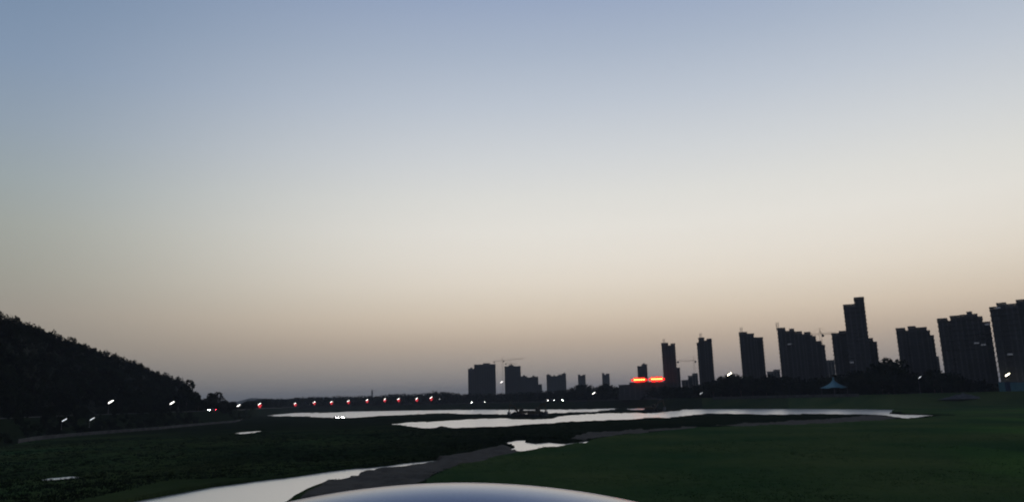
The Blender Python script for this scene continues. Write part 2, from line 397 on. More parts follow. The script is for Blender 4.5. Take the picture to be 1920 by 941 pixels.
# ------------------------------------------------------------------ hill at the left, with its wood
RIDGE = [(-700,420),(-400,470),(-200,520),(0,587),(50,608),(100,629),(150,646),(200,661),(250,679),(300,699),(330,709),(352,724),(366,748),(400,764),(440,768)]
RAZ = np.array([azi(x, hor(x)) for x, y in RIDGE]); 
def ridge_r(az): return toe(az) + 175
RZ = np.array([z_at(x, y, float(ridge_r(azi(x, hor(x))))) for x, y in RIDGE])
RZ = np.maximum(RZ - 5.4, BANK)
def hill_z(az, r):
    H = np.interp(az, RAZ, RZ) - BANK
    s = (r - (toe(az)+62))/113.0
    prof = np.where(s < 1, sstep(0, 1, np.clip(s, 0, 1))*.5 + .5*np.clip(s, 0, 1), 1 - .8*sstep(1, 4, s))
    return BANK + .1 + H*prof*sstep(rad(-68), rad(-52), az) 
az = np.linspace(rad(-68), RAZ[-1], 160); s = np.linspace(60, 620, 60)
A, S = np.meshgrid(az, s); R = toe(A)+S
Z = hill_z(A, R) + 1.2*(fbm(R/20, A*18, 31)-.5)*(S > 66) - .6*(S < 62)
X, Y = R*np.sin(A), R*np.cos(A); nr, nc = X.shape
i, j = np.meshgrid(np.arange(nr-1), np.arange(nc-1), indexing='ij')
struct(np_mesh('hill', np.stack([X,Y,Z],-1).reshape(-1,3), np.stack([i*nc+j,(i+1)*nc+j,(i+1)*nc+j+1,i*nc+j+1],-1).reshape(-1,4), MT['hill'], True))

def crown_np(n, rx, rz, cz, leaf, seed):
    """leaf triangles spread through an uneven volume; returns (3n,3)"""
    g = np.random.default_rng(seed)
    k = 7; cen = g.normal(size=(k,3))*[rx*.42, rx*.42, rz*.40]; cr_ = g.uniform(.38,.62,k)
    which = g.integers(0, k, n); d = g.normal(size=(n,3)); d /= np.linalg.norm(d, axis=1)[:,None]
    rr = g.uniform(.35, 1, n)**.5
    P = cen[which] + d*(rr*cr_[which])[:,None]*[rx, rx, rz]; P[:,2] += cz
    a = g.normal(size=(n,3)); a /= np.linalg.norm(a, axis=1)[:,None]; b_ = np.cross(a, g.normal(size=(n,3))); b_ /= np.linalg.norm(b_, axis=1)[:,None]
    sz = leaf*g.uniform(.5, 1.3, n)[:,None]
    return np.stack([P + a*sz, P - a*sz*.6 + b_*sz*.8, P - a*sz*.6 - b_*sz*.8], 1).reshape(-1,3)
def wood(name, spots, m, n=190, leaf=.9):
    """spots: (x,y,zbase,height). One mesh."""
    protos = [crown_np(n, 1, 1, 0, leaf/5.0, 100+q) for q in range(8)]
    parts = []
    for q, (x, y, zb, h) in enumerate(spots):
        P = protos[q % 8]; r = h*random.uniform(.34,.5); a = random.uniform(0, 6.28)
        c_, s_ = math.cos(a), math.sin(a)
        parts.append(np.stack([(P[:,0]*c_-P[:,1]*s_)*r+x, (P[:,0]*s_+P[:,1]*c_)*r+y, P[:,2]*h*.48+zb+h*.52], -1))
    V = np.vstack(parts); return np_mesh(name, V, np.arange(len(V)).reshape(-1,3), m)
spots = []
for _ in range(4200):
    a = random.uniform(rad(-62), RAZ[-1]); s = random.uniform(56, 330)
    if s > 190 and random.random() < .5: s = random.uniform(56, 190)
    r = float(toe(a))+s; h = random.uniform(4, 6.8)
    if s < 66: h *= .7
    spots.append((r*math.sin(a), r*math.cos(a), float(hill_z(a, r))-.5, h))
for _ in range(900):
    a = random.uniform(rad(-50), azi(470)); s = random.uniform(3, 44); r = float(toe(a))+s; x, y = r*math.sin(a), r*math.cos(a)
    if float(fbm(np.array([x/25]), np.array([y/25]), 61)[0]) > .42 and not (azi(380) < a < azi(412)): spots.append((x, y, hz(x, y)-.3, random.uniform(1.2, 3.6)))
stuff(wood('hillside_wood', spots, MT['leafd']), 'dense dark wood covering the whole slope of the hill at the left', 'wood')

# ------------------------------------------------------------------ far treeline woods
SKY_R = [(430,757),(470,749),(500,747),(540,745),(600,743),(640,742),(700,741),(740,738),(790,737),(815,733),(840,735),(870,737),(930,737),(1010,733),(1060,731),(1075,727),(1090,719),(1105,722),(1115,730),(1125,722),(1140,716),(1150,727),(1160,724),(1200,726),(1250,722),(1300,721),(1335,712),(1360,704),(1385,702),(1400,706),(1440,704),(1456,703),(1500,706),(1560,704),(1640,690),(1655,679),(1680,678),(1692,692),(1700,696),(1740,700),(1765,692),(1800,700),(1850,712),(1920,716),(2050,712),(2300,712)]
SX = [q[0] for q in SKY_R]; SY = [q[1] for q in SKY_R]
def belt(x0, x1, n, s0, s1, lo=.8):
    sp = []
    for _ in range(n):
        px = random.uniform(x0, x1); a = azi(px); s = random.uniform(s0, s1); r = float(toe(a))+s
        top = z_at(px, np.interp(px, SX, SY), r); h = max(4.5, (top-BANK)*random.uniform(lo, 1.02))
        h = min(h, 24)
        sp.append((r*math.sin(a), r*math.cos(a), BANK-.3, h))
    return sp
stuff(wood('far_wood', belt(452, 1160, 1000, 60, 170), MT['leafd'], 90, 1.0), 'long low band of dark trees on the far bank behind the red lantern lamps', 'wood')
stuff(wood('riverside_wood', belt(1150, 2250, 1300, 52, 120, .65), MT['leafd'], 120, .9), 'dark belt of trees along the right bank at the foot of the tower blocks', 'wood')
# a low ridge far beyond at the left
b = MB(); pts = [(430,756),(470,745.5),(520,748),(600,744),(680,745),(760,741),(850,742),(950,744),(1100,741),(1300,735)]
P = []
for rr, k in ((4300, 0), (4700, 1), (5400, .9), (6200, 0)):
    P.append([at_range(azi(x), rr, 5+(z_at(x, y, 4700)-5)*k + 0) for x, y in pts])
b.quadgrid(P); struct(b.build('distant_hills', MT['hill'], smooth=True))

# trees of their own
def tree_proto(seed, n, h):
    e = empty('tree', 'x', 'tree', (0,0,0))
    V = crown_np(n, h*.42, h*.42, h*.62, .42, seed)
    c = np_mesh('crown', V, np.arange(len(V)).reshape(-1,3), MT['leaf']); c.parent = e
    b = MB(); b.tube((0,0,-.3), (.1,0,h*.45), .22, .13, 8); b.tube((.1,0,h*.45), (0,.1,h*.85), .13, .04, 6)
    g = random.Random(seed)
    for k in range(7):
        a = g.uniform(0, 6.28); z0 = h*g.uniform(.3,.6)
        b.tube((.07,0,z0), (math.cos(a)*h*.28, math.sin(a)*h*.28, z0+h*.2), .08, .025, 5)
    t_ = b.build('trunk', MT['trunk'], e); return e
protos = [tree_proto(40+q, 1400, 9.0) for q in range(3)]; used = set()
def put_tree(px, ytop, s, label, group=None):
    a = azi(px); r = float(toe(a))+s; h = z_at(px, ytop, r)-BANK
    q = len(used) % 3; q = put_tree.k % 3; put_tree.k += 1
    o = protos[q] if q not in used else copy_tree(protos[q]); used.add(q)
    o.location = at_range(a, r, BANK-.1); o.rotation_euler = (0,0,random.uniform(0,6)); k = h/9.0*.97
    o.scale = (k*random.uniform(.9,1.15), k, k); tag(o, label, 'tree', group)
put_tree.k = 0
put_tree(349, 713, 60, 'big round tree ending the wooded hillside, tallest above the lakeside lamps')
put_tree(372, 737, 58, 'small tree in the notch just right of the hill end')
put_tree(399, 732, 60, 'broad dark tree standing alone above the red and white lights')
put_tree(418, 744, 58, 'lower tree leaning against the right flank of the broad tree')
put_tree(436, 752, 58, 'lowest tree of the hill-foot row, beside the first lamp of the far bank')
for (px, y), nm in zip(((1338,711),(1352,706),(1372,704),(1390,702),(1412,706),(1437,706)), ('first','second','third','fourth','fifth','sixth')):
    put_tree(px, y, 50, 'bushy bank tree between the second slim tower and the broad block, '+nm+' from the left', 'trees between the slim towers')
for (px, y), nm in zip(((1655,677),(1666,672),(1677,675)), ('left','middle','right')):
    put_tree(px, y, 54, nm+' one of three tall trees in the gap right of the tallest tower', 'trees in the gap beside the tallest tower')
for (px, y), nm in zip(((1752,690),(1766,700)), ('taller left','lower right')):
    put_tree(px, y, 54, nm+' tree in the slot between the rounded and the very wide block', 'trees in the slot between wide blocks')

# ------------------------------------------------------------------ left bank: revetment wall, road and lamps
def ribbon(px0, px1, s0, s1, z0, z1, n=60, thick=None):
    a0, a1 = azi(px0), azi(px1); P = [[], [], [], []]
    for k in range(n+1):
        a = a0+(a1-a0)*k/n; T_ = float(toe(a))
        P[0].append(at_range(a, T_+s0, z0-.6)); P[1].append(at_range(a, T_+s0, z1)); P[2].append(at_range(a, T_+s1, z1)); P[3].append(at_range(a, T_+s1, z0-.6))
    b = MB(); b.quadgrid(P); return b
w = ribbon(40, 455, -1.5, .4, .6, 1.7).build('retaining_wall', MT['revet']); tag(w, 'long low grey stone revetment wall at the foot of the left hill', 'wall')
struct(ribbon(-300, 470, 46, 54, BANK, BANK+.32).build('hillside_road', MT['asphalt']))
struct(ribbon(480, 1240, 40, 48, BANK, BANK+.32).build('far_bank_road', MT['asphalt']))
w = ribbon(1335, 1610, 36, 36.5, BANK-.5, BANK+.8).build('riverside_parapet', MT['revet']); tag(w, 'thin pale parapet running along the bank top under the tower blocks', 'wall')

def lamp_proto(h, kind, red, far=False):
    e = empty('street_lamp', 'x', 'street lamp', (0,0,0))
    b = MB(); b.lathe([(.22,0),(.22,.5),(.1,.55),(.06,h-.6),(.05,h-.5)], 10); b.build('pole', MT['steel'], e)
    b = MB(); b.tube((0,0,h-.7), (.5,0,h-.1), .05, .04); b.build('arm', MT['steel'], e)
    d = Vector((math.cos(rad(34)), 0, math.sin(rad(34)))); c0 = Vector((.8,0,h))
    L_ = 2.0 if kind != 'lampdim' else 1.5; W_ = .13 if kind != 'lampdim' else .1
    if far: L_ *= 1.35; W_ *= 1.25
    hd = MB(); hd.tube(c0-d*L_*.6, c0+d*L_*.6, W_*.7, W_*.7, 8); hm = hd.build('lamp_head', MT['steel'], e); hm.location = (0,.12,.14)
    b = MB(); b.tube(c0-d*L_*.62, c0+d*L_*.62, W_*1.5, W_*1.5, 8); b.build('light', MT[kind], hm, loc=(0,-.25,-.12))
    if red:
        for q, (dx, dz) in enumerate(((.2,-1.9),(2.2,-1.5),(1.2,-3.3))):
            l = MB(); l.lathe([(.02,-.8),(.5,-.8),(1.0,-.5),(1.2,0),(1.0,.5),(.5,.8),(.02,.8)], 12)
            lo = l.build('lantern', MT['lantern'], e, True, loc=(dx,0,h+dz))
            c_ = MB(); c_.tube((0,0,.6), (0,0,.85), .03); c_.build('cord', MT['steel'], lo)
            if q == 2: t_ = MB(); t_.tube((0,0,-1.15), (0,0,-.6), .06, .12); t_.build('tassel', MT['lantern'], lo)
    return e
LP = {}
def lamp(px, py, s, label, kind='lampw', red=False, group=None, base=BANK, r=None):
    a = azi(px); r_ = float(toe(a))+s if r is None else r; z = z_at(px, py, r_); h = max(z-base, 2.5)
    o = lamp_proto(h, kind, red, far=r_ > 600)
    o.location = at_range(a, r_, base); o.rotation_euler = (0,0,-a); tag(o, label, 'street lamp', group)
    return o
lamp(203,753,52,'bright street lamp on the hillside road, left one of the upper pair')
lamp(319,755,52,'bright street lamp on the hillside road, right one of the upper pair')
lamp(118,787,12,'faint low lamp at the bottom of the hill, farthest left of all lights','lampdim', base=3)
lamp(170,785,12,'faint low lamp at the bottom of the hill, under the left bright lamp','lampdim', base=3)
lamp(445,760,50,'lone white lamp without lanterns at the end of the hill')
lamp(485, 757, 40, 'street lamp with red lanterns apart from the rest, next to the hill-end lamp', red=True)
for (px, py), nm in zip(((552,756),(588,753.5),(620,753),(652,751.5),(687,749.5),(720,748),(746,747.5),(780,747),(807,745)), ('second','third','fourth','fifth','sixth','seventh','eighth','ninth','tenth')):
    lamp(px, py, 44, 'street lamp with glowing red lanterns on the far bank, '+nm+' lantern lamp from the left', red=True, group='lantern lamps along the far bank')
lamp(823,748,44,'dim bare lamp just past the last red lantern lamp','lampdim')
lamp(1112,737,42,'pale street lamp under the slim distant tower at the far bank','lampw')
lamp(940,716,120,'tall floodlight mast glowing between the two nearest centre blocks','lampw')
lamp(1369,701,56,'bright floodlight just above the trees between the slim towers','lampwarm')
lamp(1890,702,46,'bright warm lamp in front of the rightmost tower block','lampwarm')
lamp(1725,707,46,'small white lamp in front of the rounded wide tower block','lampdim')
lamp(1313,737,40,'faint lamp on the bank below the second slim tower','lampdim')

# ------------------------------------------------------------------ cars
def sedan(paint, lit=None, tail=None, glassm='carglass'):
    """saloon, 4.6 m long, nose towards -X; the wheels stand on z = 0"""
    e = empty('parked_car', 'x', 'car', (0,0,0)); pm = MT[paint]
    st = [(-2.28,.55,.42,.60),(-2.18,.74,.30,.70),(-1.95,.83,.22,.78),(-1.4,.87,.18,.88),(-.95,.88,.18,.93),(-.2,.885,.18,.945),
          (.7,.885,.18,.955),(1.4,.87,.20,.96),(1.9,.84,.24,.96),(2.18,.76,.30,.93),(2.3,.62,.42,.80)]
    P = []
    for x, w, z0, z1 in st:
        P.append([(x,-w*.85,z0),(x,-w,z0+.12),(x,-w*1.01,z0+(z1-z0)*.55),(x,-w*.97,z1-.07),(x,-w*.86,z1),(x,-w*.4,z1+.03),(x,0,z1+.04),
                  (x,w*.4,z1+.03),(x,w*.86,z1),(x,w*.97,z1-.07),(x,w*1.01,z0+(z1-z0)*.55),(x,w,z0+.12),(x,w*.85,z0)])
    b = MB(); q = b.quadgrid(P, True); n = 13
    b.f.append(tuple(q+i for i in range(n))); b.f.append(tuple(q+(len(P)-1)*n+i for i in reversed(range(n))))
    b.build('body', pm, e, True)
    # roof shell
    kx, ky, zt, x0 = .19, .60, 1.455, .12
    xs = np.linspace(-.72, 1.0, 30); ys = np.linspace(-.60, .60, 25)
    def rz(x, y): return zt - kx*(x-x0)**2 - ky*y*y - .55*max(0, abs(y)-.5)**1.5*3
    top = [[(x, y*(1-.05*((x-x0)/.9)**2), rz(x, y)) for y in ys] for x in xs]
    bot = [[(a_, b_, c_-.03) for a_, b_, c_ in r_] for r_ in top]
    r_ = MB(); q0 = r_.quadgrid(top); q1 = r_.quadgrid(bot); nc = len(ys); nr = len(xs)
    for i in range(nr-1):
        for j in (0, nc-1): r_.f.append((q0+i*nc+j, q0+(i+1)*nc+j, q1+(i+1)*nc+j, q1+i*nc+j))
    for j in range(nc-1):
        for i in (0, nr-1): r_.f.append((q0+i*nc+j, q0+i*nc+j+1, q1+i*nc+j+1, q1+i*nc+j))
    r_.build('roof', pm, e, True)
    # cabin glass and pillars
    zr = lambda x, y: rz(x, y)-.035
    def panel(pts, nm, m_): b = MB(); b.v = [tuple(v) for v in pts]; b.f = [tuple(range(len(pts)))]; o_ = b.build(nm, m_, e); md = o_.modifiers.new('t', 'SOLIDIFY'); md.thickness = .012; return o_
    G_ = MT[glassm]
    panel([(-1.32,-.70,.93),(-1.32,.70,.93),(-.74,.55,zr(-.72,.55)),(-.74,0,zr(-.72,0)),(-.74,-.55,zr(-.72,.55))], 'windscreen', G_)
    panel([(1.62,.68,.97),(1.62,-.68,.97),(1.02,-.53,zr(1.0,.53)),(1.02,0,zr(1.,0)),(1.02,.53,zr(1.0,.53))], 'rear_window', G_)
    for s_ in (-1, 1):
        panel([(-1.12,s_*.79,.95),(.1,s_*.80,.96),(.1,s_*.60,zr(.1,.58)-.03),(-.66,s_*.585,zr(-.66,.57)-.03)], 'side_window', G_)
        panel([(.18,s_*.80,.96),(1.28,s_*.78,.97),(.92,s_*.575,zr(.92,.57)-.03),(.18,s_*.60,zr(.18,.58)-.03)], 'side_window', G_)
        b = MB(); b.tube((-1.36,s_*.74,.92), (-.72,s_*.575,zr(-.72,.575)), .035); b.tube((1.66,s_*.72,.96), (1.0,s_*.56,zr(1,.56)), .05)
        b.tube((.14,s_*.80,.95), (.14,s_*.60,zr(.14,.6)), .03); b.build('pillar', pm, e)
        b = MB(); b.box(-.06,.08,-.1,.1,-.06,.07); o_ = b.build('wing_mirror', pm, e, loc=(-.98,s_*.98,1.0)); o_.modifiers.new('b','BEVEL').width = .03
        b = MB(); b.box(-.1,.1,-.012,.012,-.012,.012); b.build('door_handle', MT['chrome'], e, loc=(.0,s_*.9,.82))
        b = MB(); b.box(-.1,.1,-.012,.012,-.012,.012); b.build('door_handle', MT['chrome'], e, loc=(1.0,s_*.9,.83))
        b = MB(); k_ = 1 if lit else .62; b.lathe([(.02,-.05),(.18*k_,-.05),(.2*k_,.02),(.15*k_,.1*k_),(.02,.15*k_)], 16); o_ = b.build('headlight', MT[lit] if lit else MT['offlamp'], e, loc=(-2.24,s_*.62,.64)); o_.rotation_euler = (0, rad(-90), 0)
        b = MB(); b.box(-.03,.05,-.16,.16,-.08,.08); b.box(-.32,-.02,min(s_*.14,s_*.26),max(s_*.14,s_*.26),-.09,.09); b.build('tail_light', MT[tail] if tail else MT['tailoff'], e, loc=(2.25,s_*.62,.8))
    for x in (-1.38, 1.32):
        for s_ in (-1, 1):
            b = MB(); prof = [(.2,-.1),(.3,-.11),(.325,-.08),(.325,.08),(.3,.11),(.2,.1)]; b.lathe(prof, 24)
            w_ = D.objects.new('wheel', None); COL.objects.link(w_); w_.parent = e; w_.location = (x, s_*.82, .325); w_.rotation_euler = (rad(90),0,0)
            b.build('tyre', MT['black'], w_, True)
            b = MB(); b.lathe([(.205,-.08),(.205,.08)], 20); b.lathe([(.01,.06*-s_),(.05,.06*-s_)], 10)
            for k in range(5):
                a = k*2*math.pi/5; b.tube((0,0,-.06*s_), (.2*math.cos(a),.2*math.sin(a),-.05*s_), .03, .025)
            b.build('rim', MT['chrome'], w_)
    b = MB(); b.box(-.02,.02,-.5,.5,-.08,.08); b.build('grille', MT['black'], e, loc=(-2.285,0,.5))
    b = MB(); b.box(-.015,.015,-.22,.22,-.06,.06); b.build('number_plate', MT['paint'], e, loc=(2.315,0,.62))
    return e
near = sedan('car_blue')
c0 = ray(872, 905); k = 2.5/c0.y
near.location = (c0.x*k + .0, 2.5-.15, 8.30); near.rotation_euler = (rad(0), rad(1.0), 0)
near.location.x -= .165
tag(near, 'blue-grey metallic car whose glossy curved roof fills the bottom edge in the foreground', 'car')
far_car = sedan('car_dark', 'head', None)
def put_car(o, px, py, r, yaw, label, group=None, z=None):
    a = azi(px); 
    P_ = at_range(a, r, 0); zz = hz(P_.x, P_.y) if z is None else z
    o.location = (P_.x, P_.y, zz); o.rotation_euler = (0,0,yaw - a); tag(o, label, 'car', group)
def head_on(yawoff=0): return rad(90)+yawoff     # nose (-X) turned to the camera
put_car(far_car, 630, 784, 545, head_on(.5), 'dark car with headlights on parked on the spit, left of the close pair')
c2 = copy_tree(far_car); put_car(c2, 642, 783, 550, head_on(.2), 'dark car with the brightest headlights on the spit, right of the close pair')
cA = sedan('car_dark', 'head', 'tail'); Tc = float(toe(azi(398)))
put_car(cA, 398, 771, Tc+44, rad(34), 'dark car with white headlights and glowing red tail lights at the hill foot', z=BANK+.1)
for px, py, lb in ((884,752,'car with dazzling headlights in front of the widest centre block'),(1054,746,'car with bright headlights below the twin-peaked distant block')):
    c_ = copy_tree(far_car); r = float(toe(azi(px)))+44; put_car(c_, px, py, r, head_on(.1), lb, z=BANK+.33)
dim_car = sedan('car_dark', 'dimhead', None)
for px in (906, 1024, 1036):
    c_ = copy_tree(dim_car) if px != 906 else dim_car; r = float(toe(azi(px)))+44
    put_car(c_, px, 750, r, head_on(.9), {906:'car with weak headlights right of the dazzling one on the far bank',1024:'left car of the close faint pair on the far bank road',1036:'right car of the close faint pair on the far bank road'}[px], z=BANK+.33)

# ------------------------------------------------------------------ tower blocks
def block(name, label, segs, r, depth=14, yaw=0.0, wall='concrete', masts=(), lit=(), base=BANK-.5, cat='tower block', floor=3.0, notch=True, bay=3.4):
    pc = sum((s[0]+s[1])/2*(s[1]-s[0]) for s in segs)/sum(s[1]-s[0] for s in segs)
    ymid = min(s[2] for s in segs)
    a = azi(pc, ymid); C = at_range(a, r, base); tx = Vector((math.cos(a), -math.sin(a), 0)); nn = Vector((math.sin(a), math.cos(a), 0))
    def hit(px, py):
        d = ray(px, py); t_ = r/d.dot(nn); h = Vector((0,0,CAMZ)) + d*t_; return (h-C).dot(tx), h.z-base
    e = empty(name, label, cat, C, -a+yaw)
    edges = [[hit(xl, yt)[0], hit(xr, yt)[0], hit(xl, yt)[1]] for xl, xr, yt in segs]
    for q in range(len(segs)-1):        # neighbouring volumes share one party wall
        if edges[q+1][0] > edges[q][1] or segs[q+1][0] == segs[q][1]:
            tall = max(edges[q][2], edges[q+1][2]) == edges[q][2]
            m_ = edges[q][1] if tall else edges[q+1][0]
            edges[q][1] = edges[q+1][0] = m_
    for si, (xl, xr, yt) in enumerate(segs):
        x0, x1, z1 = edges[si]; W = x1-x0
        d1 = depth if si % 2 == 0 else depth*.85
        y0 = 0 if si % 2 == 0 else 1.3
        b = MB(); b.box(x0, x1, y0+.5, y0+d1, 0, z1-1.0)
        nb = max(1, round(W/bay)); bw = W/nb
        for k in range(nb+1):
            xx = x0+k*bw; b.box(max(x0, xx-.45), min(x1, xx+.45), y0, y0+.5, 0, z1-1.0)
        w_ = b.build('wall', MT[wall], e)
        b = MB(); zf = floor
        while zf < z1-1.2:
            b.box(x0-.35, x1+.35, y0-.55 if int(zf/floor) % 2 else y0-.5, y0+d1+.3, zf-.22, zf+.2); zf += floor
        b.build('floor_slabs', MT['slab'], w_)
        for k in range(nb):
            g = MB(); g.box(x0+k*bw+.47, x0+(k+1)*bw-.47, y0+.3, y0+.49, 1.0, z1-2.2); g.build('window_bay', MT['glass'], w_)
        p_ = MB(); hgt = z1
        p_.box(x0-.25, x1+.25, y0-.2, y0+.15, z1-1, hgt); p_.box(x0-.25, x1+.25, y0+d1-.3, y0+d1, z1-1, hgt)
        p_.box(x0-.25, x0+.1, y0+.15, y0+d1-.3, z1-1, hgt); p_.box(x1-.1, x1+.25, y0+.15, y0+d1-.3, z1-1, hgt)
        p_.build('parapet', MT[wall], e)
        if W > 8 and notch:
            l_ = MB(); cx = x0+W*random.uniform(.35,.65); l_.box(cx-W*.16, cx+W*.16, y0+3, y0+8, z1-1, z1+1.6); l_.box(cx-W*.18, cx+W*.18, y0+2.8, y0+8.2, z1+1.6, z1+1.85); l_.build('lift_house', MT[wall], e)
    for px, y0_, y1_ in masts:
        x, z1 = hit(px, y0_); x, zb = hit(px, y1_); b = MB()
        for dx in (-.8, .8):
            for dy in (-.8, .8): b.tube((x+dx, 5+dy, zb-2), (x+dx, 5+dy, z1), .13)
        zz = zb-1
        while zz < z1: b.tube((x-.8, 4.2, zz), (x+.8, 4.2, zz+1.2), .09); b.tube((x-.8, 5.8, zz), (x+.8, 5.8, zz), .09); zz += 1.5
        b.build('roof_mast', MT['steel'], e)
    for px, py in lit:
        x, z = hit(px, py); b = MB(); b.box(x-1.3, x+1.3, -.62, -.57, z-.5, z+.5)
        b.build('lit_window', MT['litwin'], e)
    return e
block('tower_block','wide dark block with a stepped left shoulder, leftmost on the far skyline',[(877.5,889,691),(889,929,683)],1120,18,.0)
block('tower_block','square dark block right of the crane in the middle distance',[(946,976,686.5)],1180,18)
block('apartment_block','low stepped block sinking to the right beside the square one',[(976,988,705),(988,995,707),(996,1009,706),(1009,1016,720)],1230,16,cat='apartment block')
block('tower_block','distant block with two raised corners and a sagging middle',[(1024.5,1033,702.5),(1033,1045,705),(1045,1053,703),(1053,1061,700)],1400,16)
block('tower_block','small distant tower with a notch in its roof, left of a matching one',[(1083.5,1088,702),(1088,1092,704),(1092,1097.5,702)],1600,14,notch=False)
block('tower_block','small distant tower with a notch in its roof, nearest to the red signs',[(1128.5,1133,699),(1133,1136,702),(1136,1142.5,700)],1600,14,notch=False)
block('tower_block','short tower with a slanting roof right above the left red sign',[(1195,1203,686),(1203,1213,682.5)],1150,16)
block('tower_block','slim dark tower right of the red signs, with a low wing',[(1240,1252,642.5),(1252,1257.5,647),(1257.5,1265.5,643.5)],760,16,masts=[(1245,634,643)])
block('apartment_block','narrow low wing behind the right edge of the first slim tower',[(1263,1274.5,689)],800,14,cat='apartment block')
block('tower_block','second slim dark tower, standing alone between the first and third',[(1306.5,1310,642),(1309.5,1320,632.5),(1320,1325,638),(1325,1334,634.5)],690,15,masts=[(1314,624,633)])
block('tower_block','third slim tower with roof stepping down to the right',[(1385.5,1400,622.5),(1400,1413,625),(1413,1418,632),(1418,1430,632)],640,16,masts=[(1390,612,623)])
block('tower_block','broad tower block whose roof falls in many steps to the right',[(1457,1471,614.5),(1471,1480,620),(1480,1488,616),(1488,1503,621),(1503,1508,626),(1508,1519,622),(1519,1529,630),(1529,1540,639),(1540,1546,646)],600,20,masts=[(1457.5,603,615)],lit=[(1480,645)])
block('tower_block','lower left wing built against the tallest tower of the skyline',[(1559,1573,624.5),(1573,1587,620)],600,18)
block('tower_block','tallest tower of the skyline, its right half one step higher',[(1581,1601,571),(1601,1619,557)],590,18,lit=[(1597,679)],notch=False)
block('tower_block','lower right wing with a stepped roof beside the tallest tower',[(1619,1636,634),(1636,1643.5,640)],610,18)
block('tower_block','wide block with rounded shoulders standing alone right of the tallest tower',[(1679.5,1696,615),(1696,1702,619),(1702,1716,611.5),(1716,1737,613.5),(1737,1743,619),(1743,1750.5,628)],580,20)
block('tower_block','very wide block with a cut left corner, between the rounded one and the frame edge',[(1757,1775,597),(1775,1781,601),(1781,1800,592),(1800,1832,589.5),(1832,1841,593),(1841,1856,603)],540,22,lit=[(1851,608),(1831,643),(1844,646)])
block('tower_block','biggest block of all, cut by the right edge of the picture',[(1855,1868,575.5),(1868,1885,567.5),(1885,1905,570),(1905,1965,561.5),(1965,2000,570)],520,24,lit=[(1871,577),(1894,664)])
block('apartment_block','pale low flats with stepped roofs between the first two slim towers',[(1278,1290,712),(1290,1298,704),(1298,1308,699.5)],850,14,wall='concrete2',cat='apartment block',notch=False)
block('apartment_block','pale slab block glimpsed in the gap left of the tallest tower',[(1546,1564,675)],900,14,wall='concrete2',cat='apartment block',notch=False)
block('apartment_block','small pale roof between the third slim tower and the broad block',[(1438,1450,696),(1450,1462,692.5)],800,12,wall='concrete2',cat='apartment block',notch=False)
block('apartment_block','pale narrow block in the slot between two wide blocks',[(1748,1760,668)],900,12,wall='concrete2',cat='apartment block',notch=False)
pod = block('shopping_building','long low dark building carrying the two glowing red roof signs',[(1160,1180,721),(1180,1252,716.5)],740,24,cat='building',notch=False,bay=5)
b = MB(); rr = 1700; a = azi(697.5); b.lathe([(2.4,0),(1.7,z_at(698,731,rr)-BANK)], 12); b.lathe([(2.3,z_at(698,736,rr)-BANK),(2.3,z_at(698,735,rr)-BANK)],12)
tag(b.build('chimney', MT['concrete'], loc=at_range(a, rr, BANK)), 'faint thin chimney rising above the far treeline behind the lantern lamps', 'chimney')

# red roof signs (glowing bars of tube, unreadable at this distance)
def sign(pl, pr, yt, yb, label):
    r = 738; a = azi((pl+pr)/2); C = at_range(a, r, z_at((pl+pr)/2, yb+1, r)); W = (pr-pl)/F*r*1.08; H = (yb-yt)/F*r*1.1
    e = empty('roof_sign', label, 'sign', C, -a)
    b = MB()
    for k in range(6): x = -W/2+W*k/5; b.tube((x,.7,-1.5), (x,.7,H), .09); b.tube((x,.7,H*.8), (x,2.2,-1.5), .07)
    for z in (0.1, H/2, H-.1): b.tube((-W/2,.7,z), (W/2,.7,z), .08)
    b.build('frame', MT['steel'], e)
    b = MB(); g = random.Random(int(pl)); x = -W/2+.3
    n = 7; cw = (W-.4)/n
    for k in range(n):
        x = -W/2+.2+k*cw; zl = H*g.uniform(.08,.2) if 0 < k < n-1 else H*.33; zh = H*g.uniform(.85,.97) if 0 < k < n-1 else H*.7
        b.box(x+.1, x+cw-.1, .3, .5, zl, zh)
    b.build('letter_panel', MT['neon'], e)
    for k in range(1, n-1):
        x = -W/2+.2+k*cw; c_ = MB()
        c_.tube((x+.15,.22,H*.55), (x+cw-.15,.22,H*.57), .62, .62, 8)
        c_.build('tube_light', MT['neon2'], e)
sign(1187,1214,707,716.5,'glowing red roof sign under the slanting-roof tower, left of two')
sign(1220,1247,705.5,715.5,'glowing red roof sign touching the first slim tower, right of two')

